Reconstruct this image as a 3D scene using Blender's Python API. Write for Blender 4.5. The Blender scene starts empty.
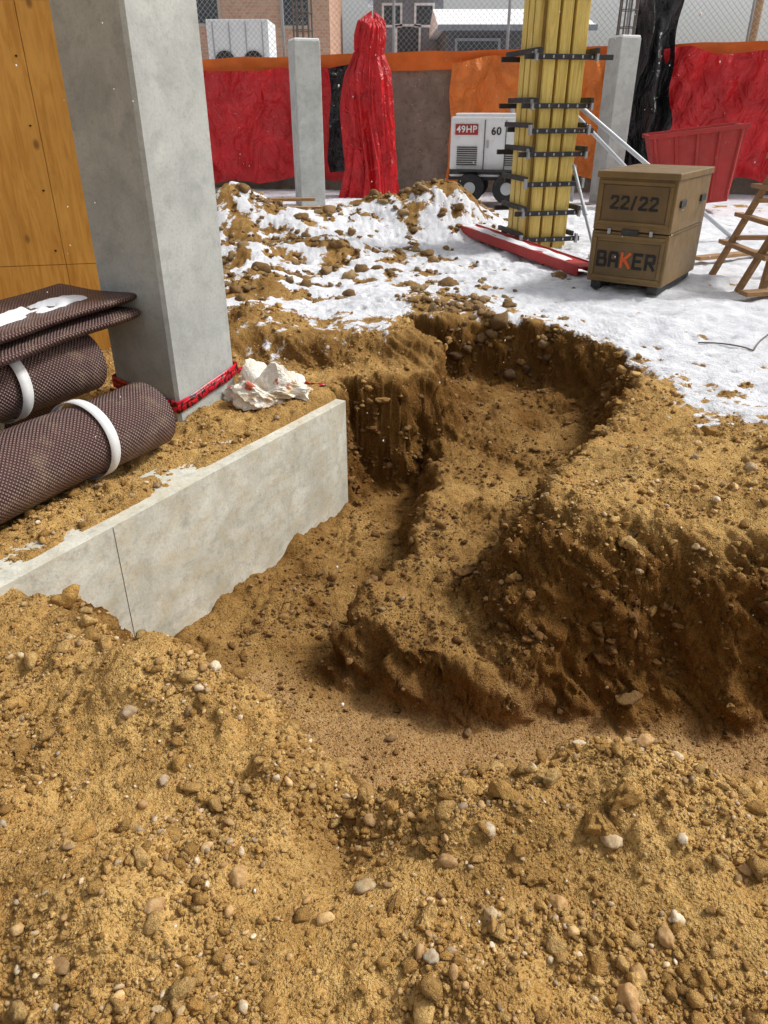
import bpy, math, random
import numpy as np
from mathutils import Vector, Matrix
random.seed(7); RS=np.random.RandomState(11)
scene=bpy.context.scene
R=math.radians

# ------------------------------------------------------------------ noise
_perm=RS.permutation(256); _perm=np.concatenate([_perm,_perm,_perm])
_ang=RS.rand(256)*2*np.pi; _gx=np.cos(_ang); _gy=np.sin(_ang)
def pn(x,y,s=0):
    x=np.asarray(x,float)+s*17.31; y=np.asarray(y,float)+s*9.77
    xf=np.floor(x); yf=np.floor(y); xi=xf.astype(np.int64)&255; yi=yf.astype(np.int64)&255
    fx=x-xf; fy=y-yf
    u=fx*fx*fx*(fx*(fx*6-15)+10); v=fy*fy*fy*(fy*(fy*6-15)+10)
    def g(ix,iy,dx,dy):
        h=_perm[_perm[ix&255]+(iy&255)]
        return _gx[h]*dx+_gy[h]*dy
    a=g(xi,yi,fx,fy); b=g(xi+1,yi,fx-1,fy); c=g(xi,yi+1,fx,fy-1); d=g(xi+1,yi+1,fx-1,fy-1)
    return 1.4*((a+(b-a)*u)*(1-v)+(c+(d-c)*u)*v)
def fbm(x,y,f,o,s=0,g=.5):
    r=0;a=1
    for i in range(o):
        r=r+a*pn(x*f,y*f,s+i*3.1); f=f*2.03; a*=g
    return r
def ss(t):
    t=np.clip(t,0,1); return t*t*(3-2*t)
def sdf(x,y,P):
    P=np.array(P,float); n=len(P); d=np.full(x.shape,1e9); ins=np.zeros(x.shape,bool)
    for i in range(n):
        a=P[i]; b=P[(i+1)%n]; e=b-a
        wx=x-a[0]; wy=y-a[1]
        t=np.clip((wx*e[0]+wy*e[1])/(e@e),0,1)
        d=np.minimum(d,(wx-t*e[0])**2+(wy-t*e[1])**2)
        if abs(e[1])>1e-9:
            c=((a[1]>y)!=(b[1]>y)); xc=a[0]+(y-a[1])*e[0]/e[1]
            ins^=(c&(x<xc))
    d=np.sqrt(d); return np.where(ins,-d,d)

# ------------------------------------------------------------------ terrain
B0=np.array([-.24,4.40]); UA=np.array([.512,.859]); UP=np.array([-.859,.512])
PIT=[(-.27,4.45),(-.75,4.72),(-1.95,2.78),(-1.42,2.42),(-.78,1.98),(-.45,1.78),(-.36,1.58),(-.1,1.44),(.3,1.46),(.62,1.54),(1.0,1.42),(1.5,1.22),(4.5,1.0),
     (4.5,2.85),(1.5,2.76),(1.0,2.80),(.80,2.93),(.76,3.15),(.90,3.4),(1.20,3.9),(1.54,4.5),(1.82,5.0),(1.78,5.6),(1.36,6.1),(.74,6.35),(.15,6.5),
     (.02,6.15),(.34,5.55),(.36,5.05),(.06,4.88),(-.22,4.83)]
SHELF=[(-.30,2.70),(.05,2.50),(.48,2.38),(.75,2.42),(1.3,2.95),(1.8,4),(2.2,5.5),(1.6,6.9),(.3,6.9),(.34,5.5),(.30,4.87),(.18,4.08),(.04,3.46),(-.20,2.98)]
BUMPS=[(-.72,1.78,.20,.16,.14),(-.30,1.62,.10,.14,.05),(-.62,1.05,.22,.18,.13),(.62,1.32,.28,.15,.14),(.25,1.25,.18,.10,.06),(1.15,1.0,.30,.2,.08),(-.12,1.30,.12,.22,-.14),
       (.15,.85,.2,.12,.05),(1.3,3.3,.5,.3,.04),(2.2,3.3,.7,.5,.14),(-.3,6.25,.9,.12,-.15),(-1.2,5.9,.5,.35,.10),
       (-2.1,11.0,.55,.8,.62),(-1.2,10.6,.8,.7,.34),(.1,11.6,1.2,.7,.45),(1.0,11.6,.6,.7,.38),(-1.6,8.9,.6,.5,.24),(-.6,9.4,.6,.4,.22),(-1.3,7.6,.5,.45,.16),(3,12.5,1.5,.9,.15),
       (-1.0,4.1,.5,.6,.03),(.35,7.0,.6,.25,.08)]
def wall_y(x): return 17.95-.13*(np.clip(x,-20,25)+1.)
def terrain(x,y,full=True):
    x=np.asarray(x,float); y=np.asarray(y,float)
    a=(x-B0[0])*UA[0]+(y-B0[1])*UA[1]; q=(x-B0[0])*UP[0]+(y-B0[1])*UP[1]
    xw=x+.08*pn(x*1.7,y*1.7,1)+.07*pn(x*4.5,y*4.5,2)+.022*pn(x*11,y*11,3)
    yw=y+.08*pn(x*1.7,y*1.7,4)+.07*pn(x*4.5,y*4.5,5)+.022*pn(x*11,y*11,6)
    d=sdf(xw,yw,PIT)
    w=.25+.26*ss((3.4-y)/.5)+.06*ss((2.0-y)/.3)+.08*pn(x*2.4,y*2.4,61)
    t=np.clip((-d+.04)/w,0,1); m=.75*ss(t)+.25*(1-(1-t)**2)
    mb=1-ss((q-.015)/.06); mb=np.maximum(mb,ss(a/.05))
    m=m*mb
    base=0*x
    for (bx,by,sx,sy,h) in BUMPS:
        base=base+h*np.exp(-((x-bx)/sx)**2-((y-by)/sy)**2)
    base=base+.20*ss((yw-5.05)/.28)*ss((6.25-yw)/.5)*ss((xw+1.5)/.5)*ss((.5-xw)/.3)
    dense=ss((9-y)/3)
    base=base+.05*fbm(x,y,1.1,3,7)*(.35+.65*dense)
    d2=sdf(xw+.05*pn(x*3,y*3,8),yw,SHELF)
    sh=ss((-d2+.04)/.18)
    F=-.77+.30*sh+.05*ss((y-4.6)/1.6)+.05*ss((-2.2-x)/1)
    F=F+.04*ss((q+.22)/.2)*ss((a+2.6)/.5)*(.6+1.2*pn(x*5,y*5,9)+.6*pn(x*12,y*12,9.5))*(1-ss(a/.1))
    F=F+.05*fbm(x,y,3,3,10)*(.35+.65*sh)
    z=base*(1-m)+F*m
    sand=m*(1-sh)*ss((2.95-y)/.5+.5*pn(x*4,y*4,12))*ss((m-.9)/.1)
    ys=np.interp(x,[-6,-2.2,-1.2,-.6,.0,.3,1.2,1.72,1.9,3,6],[6.3,6.0,5.8,5.25,5.25,6.5,6.3,5.0,4.0,3.6,3.4])
    n=fbm(x,y,1.3,4,13); nf=fbm(x,y,9,3,14); nm=fbm(x,y,3.2,3,33)
    sn=(y-ys)/1.35+.6*n+.5*nf+.12
    sn=np.minimum(sn,1.25+.55*nf+.25*nm)
    sn=sn-(.9+1.8*nm)*np.exp(-((x+1.6)/.9)**4-((y-7.2)/1.2)**4)
    sn=sn-(1.2+1.4*nm)*np.exp(-((x+2.0)/.8)**2-((y-10.0)/1.5)**2)
    sn=sn-(1.4+1.7*nm)*np.exp(-((x-.3)/1.7)**4-((y-11.75)/.85)**2)
    sn=sn-(.8+2.2*nm)*np.exp(-((x+.5)/1.4)**4-((y-9.2)/.9)**2)
    sn=sn-.5*np.exp(-((x-.4)/1.6)**4-((y-7.6)/.8)**2)*ss(nm*2+.5)
    sn=sn-.9*np.maximum(0,nm-.3)*2-1.0*np.exp(-((y-14.6)/.8)**2)*ss(nm*2+.3)
    snow=ss((sn+.15)/1.0)*(1-ss(m/.10))
    rough=(1-.75*snow)*(1-.8*sand)
    k=.4+.9*ss(pn(x*2.3,y*2.3,26)+.4)
    c1=np.abs(pn(x*9,y*9,16)); c2=np.abs(pn(x*21,y*21,18)); c3=np.abs(pn(x*47,y*47,27))
    if full:
        z=z+dense*rough*(.032*fbm(x,y,3,3,19)+k*(.026*(c1-.25)+.018*(c2-.25)+.012*(c3-.25))+.005*pn(x*90,y*90,21))
        z=z+snow*(.014+.010*fbm(x,y,3.1,3,22)+.007*fbm(x,y,14,2,28)-.035*ss((.16-np.hypot((x*3.1)%1-.5+.3*pn(x,y,2),(y*2.3)%1-.5+.3*pn(x,y,3)))/.12)*ss(pn(x*1.3,y*1.3,23)*3+.5))
        z=z+(1-dense)*(.3+.7*rough)*(.07*fbm(x,y,2.5,3,24)+.05*(c1-.25))*ss((14.5-y)/2)
    edge=m*(1-m)*4
    inb=ss((a+2.35)/.25)*(1-ss(a/.03))*ss((q+.02)/.02)*(1-ss((q-.05)/.03))
    z=np.where(inb>0,np.minimum(z,z*(1-inb)+(-.06)*inb),z)
    up=ss((y-wall_y(x)-.15)/.25); z=z*(1-up)+2.35*up; snow=np.maximum(snow,up*.8)
    dark_soil=np.clip(ss(m/.5)*.55*(1-.7*sand)+.75*edge+.40*ss((y-4.0)/1.5)+.30*pn(x*3,y*3,29)-.15*sh*m*ss(-d/.45),0,1)  # mask for darker soil: pit interior, pit edges, farther ground, noise patches
    dark_soil=dark_soil*ss((y-1.75)/.3)+.35*ss(pn(x*3,y*3,35)*2)*(1-ss((y-1.75)/.3))
    return z,snow,sand,dark_soil,edge
def H(x,y): return float(terrain(np.array([x]),np.array([y]))[0][0])

def spaced(pts):
    out=[pts[0][0]]
    for (a,s0),(b,s1) in zip(pts[:-1],pts[1:]):
        p=a
        while True:
            t=(p-a)/(b-a); st=s0+(s1-s0)*t; p+=st
            if p>=b-.3*s1: break
            out.append(p)
        out.append(b)
    return np.array(out)
ys_=spaced([(-30,4),(-2,.5),(.3,.03),(.6,.0075),(2.5,.0085),(5,.013),(8,.03),(13,.06),(20,.2),(60,5),(400,40)])
xs_=spaced([(-250,30),(-20,1),(-5,.12),(-2.3,.03),(-1.7,.0095),(1.9,.0095),(3,.03),(6,.1),(20,1),(250,30)])
X,Y=np.meshgrid(xs_,ys_)
Z,SN,SA,DA,ED=terrain(X,Y)
def normals(X,Y,Z):
    P=np.stack([X,Y,Z],-1); du=np.gradient(P,axis=1); dv=np.gradient(P,axis=0); N=np.cross(du,dv); return N/np.linalg.norm(N,axis=-1,keepdims=True)
N=normals(X,Y,Z)
steep=ss((.95-N[...,2])/.30)
for _ in range(3):
    steep=(steep+np.roll(steep,3,0)+np.roll(steep,-3,0)+np.roll(steep,3,1)+np.roll(steep,-3,1))/5
a_=(X-B0[0])*UA[0]+(Y-B0[1])*UA[1]; q_=(X-B0[0])*UP[0]+(Y-B0[1])*UP[1]
nb=1-((a_<.06)&(q_>-.10)&(q_<.2)&(a_>-2.6)).astype(float)
A1=X+.9*Z+.1; A2=Y-.8*Z
dsp=.095*(np.abs(pn(A1*4,A2*4+Z*3.5,201))-.2)+.060*(np.abs(pn(A1*10+Z*6,A2*10-Z*4,202))-.25)+.030*(np.abs(pn(A1*24-Z*9,A2*24-Z*15,203))-.25)+.013*pn(A1*55-Z*25,A2*55+Z*22,204)
dsp=dsp*steep*ss((8-Y)/2)*nb*(.5+.5*ss((Y-1.9)/.3))
X=X+N[...,0]*dsp; Y=Y+N[...,1]*dsp; Z=Z+N[...,2]*dsp
DA=np.clip(DA+.5*steep*(Y>2.1),0,1)  # steep faces past the near lip get darker soil colour
def make_mesh(name,V,F,mats,smooth=False,attrs=None,cols=None):
    me=bpy.data.meshes.new(name)
    V=np.asarray(V,np.float32); F=np.asarray(F,np.int32)
    me.vertices.add(len(V)); me.vertices.foreach_set('co',V.ravel())
    k=F.shape[1]
    me.loops.add(F.size); me.loops.foreach_set('vertex_index',F.ravel())
    me.polygons.add(len(F)); me.polygons.foreach_set('loop_start',np.arange(0,F.size,k,dtype=np.int32))
    me.polygons.foreach_set('loop_total',np.full(len(F),k,np.int32))
    me.update(calc_edges=True); me.validate()
    if smooth: me.polygons.foreach_set('use_smooth',np.ones(len(me.polygons),bool))
    for n,a in (attrs or {}).items():
        at=me.attributes.new(n,'FLOAT','POINT'); at.data.foreach_set('value',np.asarray(a,np.float32).ravel())
    if cols is not None:
        at=me.attributes.new('col','FLOAT_COLOR','POINT'); at.data.foreach_set('color',np.asarray(cols,np.float32).ravel())
    for m in mats: me.materials.append(m)
    o=bpy.data.objects.new(name,me); scene.collection.objects.link(o); return o
def gridfaces(ny,nx):
    i=np.arange(ny*nx).reshape(ny,nx)
    return np.stack([i[:-1,:-1],i[:-1,1:],i[1:,1:],i[1:,:-1]],-1).reshape(-1,4)

# ------------------------------------------------------------------ materials
class NT:
    def __init__(s,name):
        s.m=bpy.data.materials.new(name); s.m.use_nodes=True; s.t=s.m.node_tree; s.n=s.t.nodes; s.l=s.t.links
        s.b=s.n['Principled BSDF']
    def new(s,t,**k):
        n=s.n.new(t)
        for a,b in k.items(): setattr(n,a,b)
        return n
    def link(s,a,b): s.l.new(a,b)
    def coord(s,scale=None,uv=False):
        tc=s.new('ShaderNodeTexCoord'); o=tc.outputs['UV' if uv else 'Object']
        if scale:
            mp=s.new('ShaderNodeMapping'); mp.inputs['Scale'].default_value=scale; s.link(o,mp.inputs['Vector']); o=mp.outputs[0]
        return o
    def noise(s,sc,det=3,rough=.6,co=None,dist=0):
        n=s.new('ShaderNodeTexNoise'); n.inputs['Scale'].default_value=sc; n.inputs['Detail'].default_value=min(det,4)
        n.inputs['Roughness'].default_value=rough; n.inputs['Distortion'].default_value=dist
        s.link(co or s.coord(),n.inputs['Vector']); return n.outputs['Fac']
    def vor(s,sc,co=None,feature='F1',out='Distance'):
        n=s.new('ShaderNodeTexVoronoi'); n.feature=feature; n.inputs['Scale'].default_value=sc
        s.link(co or s.coord(),n.inputs['Vector']); return n.outputs[out] if out else n
    def ramp(s,f,stops):
        r=s.new('ShaderNodeValToRGB'); cr=r.color_ramp
        while len(cr.elements)<len(stops): cr.elements.new(.5)
        for e,(p,c) in zip(cr.elements,stops):
            e.position=p; e.color=(c,c,c,1) if not hasattr(c,'__len__') else (*c,1)
        s.link(f,r.inputs[0]); return r.outputs[0]
    def mix(s,f,a,b,mode='MIX'):
        m=s.new('ShaderNodeMix',data_type='RGBA',blend_type=mode)
        for v,i in ((f,0),(a,6),(b,7)):
            if isinstance(v,bpy.types.NodeSocket): s.link(v,m.inputs[i])
            elif hasattr(v,'__len__'): m.inputs[i].default_value=(*v,1)
            else: m.inputs[i].default_value=v
        return m.outputs[2]
    def math(s,op,a,b=0):
        m=s.new('ShaderNodeMath',operation=op)
        for v,i in ((a,0),(b,1)):
            if isinstance(v,bpy.types.NodeSocket): s.link(v,m.inputs[i])
            else: m.inputs[i].default_value=v
        return m.outputs[0]
    def attr(s,n,o='Fac'):
        a=s.new('ShaderNodeAttribute',attribute_name=n); return a.outputs[o]
    def bump(s,h,st=.3,d=.01):
        b=s.new('ShaderNodeBump'); b.inputs['Strength'].default_value=st; b.inputs['Distance'].default_value=d
        s.link(h,b.inputs['Height']); s.link(b.outputs[0],s.b.inputs['Normal'])
    def set(s,col=None,rough=None,metal=None):
        for v,k in ((col,'Base Color'),(rough,'Roughness'),(metal,'Metallic')):
            if v is None: continue
            if isinstance(v,bpy.types.NodeSocket): s.link(v,s.b.inputs[k])
            elif hasattr(v,'__len__'): s.b.inputs[k].default_value=(*v,1)
            else: s.b.inputs[k].default_value=v
        return s.m

g=NT('soil_and_snow'); co=g.coord()
big=g.noise(2.2,3,.6,co); med=g.noise(14,4,.7,co); fine=g.noise(110,3,.8,co)
c=g.ramp(med,[(.28,(.30,.15,.032)),(.46,(.50,.28,.072)),(.60,(.63,.38,.115)),(.78,(.74,.49,.19))])
c=g.mix(g.ramp(fine,[(.38,.0),(.68,.6)]),c,(.82,.57,.26))
c=g.mix(g.ramp(fine,[(.28,.8),(.47,0)]),c,(.15,.07,.016))
c=g.mix(g.ramp(big,[(.35,.5),(.6,0)]),c,(.35,.175,.042))
vn=g.vor(85,co,out=None); vd=vn.outputs['Distance']; vc=vn.outputs['Color']
peb=g.math('MULTIPLY',g.ramp(vd,[(.22,1),(.34,0)]),g.ramp(vc,[(.62,0),(.68,1)]))
c=g.mix(g.math('MULTIPLY',peb,.6),c,g.ramp(vc,[(.3,(.70,.57,.37)),(.7,(.46,.29,.13))]))
c=g.mix(g.math('MULTIPLY',g.attr('sand'),.7),c,g.ramp(vc,[(.2,(.40,.22,.085)),(.5,(.54,.32,.14)),(.9,(.64,.42,.21))]))
c=g.mix(g.attr('dark_soil'),c,g.mix(1,c,(.35,.275,.19),'MULTIPLY'))  # soil colour multiplied down to a darker brown by the mask
sn=g.attr('snow'); nz=g.math('ADD',g.math('MULTIPLY',g.noise(30,4,.8,co),.8),g.math('MULTIPLY',g.noise(7,4,.7,co),.7))
sfac=g.ramp(g.math('ADD',sn,g.math('MULTIPLY',g.math('SUBTRACT',nz,.75),2.2)),[(.42,0),(.62,1)])
sfac=g.math('MULTIPLY',sfac,g.ramp(sn,[(.03,0),(.15,1)]))
c=g.mix(sfac,c,g.ramp(g.noise(5,3,.65,co),[(.3,(.70,.71,.75)),(.6,(.92,.925,.95))]))
hgt=g.math('ADD',g.math('MULTIPLY',fine,.6),g.math('MULTIPLY',g.noise(42,3,.8,co),1.2))
hgt=g.math('ADD',hgt,g.math('MULTIPLY',g.ramp(vd,[(0,1),(.4,0)]),.35))
g.bump(hgt,1.0,.016); gm=g.set(c,.95); g.b.inputs['Specular IOR Level'].default_value=.15
ground=make_mesh('ground',np.stack([X,Y,Z],-1).reshape(-1,3),gridfaces(*X.shape),[gm],True,{'snow':SN,'sand':SA,'dark_soil':DA})

def concrete(name,dark,light,stain=.5,sc=1,warm=None):
    g=NT(name); co=g.coord()
    c=g.ramp(g.noise(2.3*sc,4,.65,co,.5),[(.3,dark),(.65,light)])
    if warm: c=g.mix(g.ramp(g.noise(3.3*sc,4,.7,g.coord((1,1,2))),[(.45,0),(.7,.6)]),c,warm)
    c=g.mix(g.ramp(g.noise(9*sc,4,.7,co),[(.5,0),(.75,stain)]),c,tuple(x*.62 for x in dark))
    st=g.noise(3,4,.6,g.coord((4,4,.35)))
    c=g.mix(g.ramp(st,[(.5,0),(.72,stain*.8)]),c,tuple(x*.7 for x in light))
    c=g.mix(g.ramp(g.noise(60,3,.6,co),[(.3,.25),(.5,0)]),c,tuple(x*.5 for x in dark))
    holes=g.ramp(g.vor(26,co),[(.03,0),(.07,1)])
    c=g.mix(g.math('MULTIPLY',g.math('SUBTRACT',1,holes),.7),c,(.08,.08,.075))
    g.bump(g.math('ADD',g.math('MULTIPLY',holes,.5),g.noise(50,4,.7,co)),.35,.006)
    return g.set(c,g.ramp(g.noise(6,3,.6,co),[(.3,.6),(.7,.9)]))
M_conc=concrete('column_concrete',(.37,.39,.375),(.54,.56,.53),.5)
M_beam=concrete('beam_concrete',(.46,.445,.36),(.72,.70,.60),.7,1.6,(.52,.41,.23))
M_shot=concrete('shotcrete',(.20,.165,.12),(.34,.29,.23),.7)
def wood(name,a,b,grain=(1,1,12),rough=.7,sc=3,knots=True):
    g=NT(name); co=g.coord(grain)
    n=g.noise(sc,4,.65,co,1.2); c=g.ramp(n,[(.3,a),(.6,b)])
    c=g.mix(g.ramp(g.noise(1.5,4,.6),[(.45,0),(.75,.35)]),c,tuple(x*.6 for x in a))
    if knots:
        k=g.ramp(g.vor(3.1,g.coord((1,1,.6))),[(.03,1),(.08,0)]); c=g.mix(g.math('MULTIPLY',k,.75),c,(.20,.07,.015))
    g.bump(n,.2,.004); return g.set(c,rough)
M_ply=wood('plywood',(.66,.30,.045),(.88,.47,.10),(7,7,.7),.5)
M_lum=wood('lumber',(.24,.125,.05),(.40,.235,.105),(1,9,9),.8)
M_yel=wood('yellow_form_panel',(.58,.40,.07),(.84,.64,.18),(9,9,.6),.5,3,False)
M_yed=wood('yellow_form_groove',(.20,.12,.03),(.34,.22,.06),(9,9,.6),.7,3,False)
def paint(name,col,rough=.5,var=.25,metal=0,bs=.12,dirt=(.25,.17,.08),da=.35):
    g=NT(name); co=g.coord()
    c=g.mix(g.ramp(g.noise(3.5,4,.6,co),[(.35,0),(.75,1)]),tuple(x*(1-var) for x in col),col)
    c=g.mix(g.ramp(g.noise(11,4,.75,co),[(.55,0),(.8,da)]),c,dirt)
    g.bump(g.noise(25,4,.6,co),bs,.004); return g.set(c,g.ramp(g.noise(8,3,.6,co),[(.3,rough),(.7,min(1,rough+.2))]),metal)
M_black=paint('dark_steel',(.03,.03,.032),.5)
M_steel=paint('galvanised_steel',(.48,.50,.52),.38,.2,.7)
M_rust=paint('rebar_steel',(.20,.17,.15),.7,.3,.3)
M_tan=paint('tan_box_paint',(.225,.135,.042),.4,.32,0,.06,(.11,.075,.035),.7)
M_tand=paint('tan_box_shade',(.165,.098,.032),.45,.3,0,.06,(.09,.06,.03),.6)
M_white=paint('white_enamel',(.80,.81,.82),.35,.08,0,.05)
M_redp=paint('red_steel_paint',(.46,.035,.03),.55)
M_snow=paint('snow_cover',(.90,.905,.93),.9,.05,0,.4,(.8,.8,.8),.1)
M_rub=paint('tyre_rubber',(.025,.025,.026),.8)
M_ogb=paint('orange_barrier_cloth',(.85,.20,.025),.6,.2)
M_txt=paint('black_stencil',(.010,.010,.010),.6,0,0,0,(.03,.025,.015),.1)
M_otx=paint('orange_stencil',(.62,.10,.02),.6,0,0,0)
M_wstrap=paint('white_strap',(.78,.78,.77),.5,.1)
def tarpmat(name,col,rough=.33):
    g=NT(name); co=g.coord()
    n=g.noise(1.6,3,.6,co,1.0); c=g.ramp(n,[(.3,tuple(x*.7 for x in col)),(.6,col)])
    w=g.noise(2.6,4,.55,g.coord((1.4,1.4,1.0)),1.6); g.bump(w,1.0,.12)
    return g.set(c,rough)
M_tr=tarpmat('red_tarp',(.66,.012,.018),.38); M_to=tarpmat('orange_tarp',(.90,.25,.04),.5); M_tb=tarpmat('black_plastic',(.018,.018,.02),.25)

# ------------------------------------------------------------------ mesh builder
class MB:
    def __init__(s): s.v=[];s.f=[];s.mi=[];s.m=[]
    def mat(s,m):
        if m not in s.m: s.m.append(m)
        return s.m.index(m)
    def add(s,V,F,m):
        k=len(s.v); s.v+= [tuple(p) for p in V]; i=s.mat(m)
        for f in F: s.f.append([k+j for j in f]); s.mi.append(i)
    def box(s,c,d,m,rot=(0,0,0),taper=1):
        M=Matrix.Rotation(rot[2],3,'Z')@Matrix.Rotation(rot[1],3,'Y')@Matrix.Rotation(rot[0],3,'X'); V=[]
        for z in (-1,1):
            for x,y in ((-1,-1),(1,-1),(1,1),(-1,1)):
                t=taper if z>0 else 1
                V.append(M@Vector((x*d[0]/2*t,y*d[1]/2*t,z*d[2]/2))+Vector(c))
        s.add(V,[(3,2,1,0),(4,5,6,7),(0,1,5,4),(1,2,6,5),(2,3,7,6),(3,0,4,7)],m)
    def beam(s,p0,p1,w,h,m,roll=0):
        p0=Vector(p0);p1=Vector(p1);d=p1-p0;L=d.length;q=d.to_track_quat('X','Z').to_matrix()@Matrix.Rotation(roll,3,'X'); V=[]
        for x in (-1,1):
            for y,z in ((-1,-1),(1,-1),(1,1),(-1,1)): V.append(q@Vector((x*L/2,y*w/2,z*h/2))+(p0+p1)/2)
        s.add(V,[(3,2,1,0),(4,5,6,7),(0,1,5,4),(1,2,6,5),(2,3,7,6),(3,0,4,7)],m)
    def cyl(s,p0,p1,r,m,n=12,r2=None):
        p0=Vector(p0);p1=Vector(p1);q=(p1-p0).to_track_quat('Z','Y').to_matrix();r2=r if r2 is None else r2;V=[]
        for p,rr in((p0,r),(p1,r2)):
            for i in range(n): V.append(q@Vector((rr*math.cos(6.28318*i/n),rr*math.sin(6.28318*i/n),0))+p)
        F=[(i,(i+1)%n,n+(i+1)%n,n+i) for i in range(n)]+[tuple(range(n))[::-1],tuple(range(n,2*n))]
        s.add(V,F,m)
    def build(s,name,loc=(0,0,0),rz=0,bevel=0,parent=None,smooth=False,seg=2):
        me=bpy.data.meshes.new(name); me.from_pydata(s.v,[],s.f); 
        for m in s.m: me.materials.append(m)
        me.polygons.foreach_set('material_index',s.mi); 
        if smooth: me.polygons.foreach_set('use_smooth',[True]*len(s.f))
        me.update(); o=bpy.data.objects.new(name,me); scene.collection.objects.link(o)
        o.location=loc; o.rotation_euler=(0,0,rz)
        if bevel:
            b=o.modifiers.new('bevel','BEVEL'); b.width=bevel; b.segments=seg; b.limit_method='ANGLE'
        if parent: o.parent=parent
        return o
def empty(name,loc=(0,0,0),rz=0):
    e=bpy.data.objects.new(name,None); e.location=loc; e.rotation_euler=(0,0,rz); scene.collection.objects.link(e); return e
def text(body,name,mat,size,loc,rot,parent,bold=.003):
    c=bpy.data.curves.new(name,'FONT'); c.body=body; c.size=size; c.extrude=.001; c.offset=bold; c.align_x='CENTER'; c.align_y='CENTER'; c.space_character=1.1
    c.materials.append(mat); o=bpy.data.objects.new(name,c); o.location=loc; o.rotation_euler=rot; scene.collection.objects.link(o); o.parent=parent; return o
GL={'B':[((0,0),(0,1.5)),((0,1.5),(.75,1.5)),((0,.78),(.8,.78)),((0,0),(.8,0)),((.82,1.42),(.82,.88)),((.92,.68),(.92,.1))],
    'A':[((0,0),(0,1.25)),((.9,0),(.9,1.25)),((.1,1.48),(.8,1.48)),((0,.6),(.9,.6)),((0,1.2),(.15,1.45)),((.9,1.2),(.75,1.45))],
    'K':[((0,0),(0,1.5)),((.05,.65),(.9,1.5)),((.3,.9),(.95,0))],
    'E':[((0,0),(0,1.5)),((0,1.5),(.85,1.5)),((0,.78),(.7,.78)),((0,0),(.85,0))],
    'R':[((0,0),(0,1.5)),((0,1.5),(.75,1.5)),((0,.72),(.8,.72)),((.86,1.42),(.86,.80)),((.4,.7),(.92,0))],
    '2':[((0,1.25),(.15,1.5)),((.12,1.5),(.75,1.5)),((.86,1.4),(.86,.95)),((.86,.95),(0,.1)),((0,0),(.95,0))],
    '/':[((0,-.05),(.7,1.55))]}
def stencil(word,mats,name,cell,loc,parent,y,gap=.5):
    mb=MB(); ws=[(.6 if ch=='/' else 1) for ch in word]; W=sum(ws)+gap*(len(word)-1); x=-W/2; k=0
    for ch,w_,mt in zip(word,ws,mats):
        for (p,q) in GL[ch]:
            a=Vector((loc[0]+(x+p[0]*w_)*cell,y-.0004*k,loc[1]+(p[1]-.75)*cell)); b=Vector((loc[0]+(x+q[0]*w_)*cell,y-.0004*k,loc[1]+(q[1]-.75)*cell)); d=(b-a).normalized()*cell*.13
            a-=d;b+=d; n=Vector((-(b-a).z,0,(b-a).x)).normalized()*cell*.16
            V=[a-n,b-n,b+n,a+n]; V=V+[v+Vector((0,.004,0)) for v in V]
            mb.add(V,[(0,1,2,3),(7,6,5,4),(0,4,5,1),(1,5,6,2),(2,6,7,3),(3,7,4,0)],mt); k=(k+1)%5
        x+=w_+gap
    return mb.build(name,parent=parent)

# ------------------------------------------------------------------ big concrete column + beam
C0=np.array([-1.17,3.98]); ang=math.atan2(UA[1],UA[0])
cc=C0+.25*UA+.25*UP
m=MB(); m.box((0,0,1.9),(.5,.5,4.6),M_conc)
col=m.build('concrete_column',(cc[0],cc[1],0),ang,.018,seg=1)
e=MB(); Lb=2.9
e.box((-Lb/2,.14,-.50),(Lb,.28,1.0),M_beam)
e.box((-1.85,-.0012,-.5),(.003,.003,.99),M_shot)
beam=e.build('concrete_grade_beam',(B0[0],B0[1],-.005),ang,.006)
# ------------------------------------------------------------------ caution tape
gt=NT('caution_tape_red')
gt.set(gt.mix(gt.ramp(gt.noise(60,2,.5,gt.coord((1,1,.5))),[(.52,0),(.56,1)]),(.70,.01,.03),(.05,.005,.008)),.35)
def ribbon(pts,w,name,mat,parent=None):
    V=[];F=[]
    for i,(p,tw) in enumerate(pts):
        V.append((p[0]-tw[0]*w/2,p[1]-tw[1]*w/2,p[2]-tw[2]*w/2)); V.append((p[0]+tw[0]*w/2,p[1]+tw[1]*w/2,p[2]+tw[2]*w/2))
    for i in range(len(pts)-1): F.append((2*i,2*i+1,2*i+3,2*i+2))
    mb=MB(); mb.add(V,F,mat); o=mb.build(name,parent=parent,smooth=True); sm=o.modifiers.new('s','SOLIDIFY'); sm.thickness=.001; return o
tp=empty('caution_tape')
per=[(-.01,.51,.17),(-.01,.25,.13),(-.012,-.01,.10),(.12,-.013,.12),(.26,-.014,.145),(.4,-.013,.17),(.51,-.012,.20),(.512,.25,.21),(.51,.51,.2),(.25,.512,.19),(-.01,.51,.17)]
for k in range(2):
    pts=[]
    for (u,v,z) in per:
        p=C0+u*UA+v*UP; pts.append(((p[0],p[1],z+k*.025+.004*math.sin(u*30+k)),(0,0,1)))
    ribbon(pts,.05 if k==0 else .035,'tape_wrap_%d'%k,gt.m,tp)
pts=[]; s0=C0+.50*UA-.02*UP
for i in range(22):
    t=i/21; x=s0[0]+.52*t; y=s0[1]+.16*t+.03*math.sin(t*9); z=max(.19*(1-t)**1.3+.02*math.sin(t*12),0)
    z=max(z,H(x,y)+.015); pts.append(((x,y,z),(.3*math.sin(t*8),.4+.3*math.cos(t*6),.7*math.cos(t*5))))
ribbon(pts,.045,'tape_tail',gt.m,tp)

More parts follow.
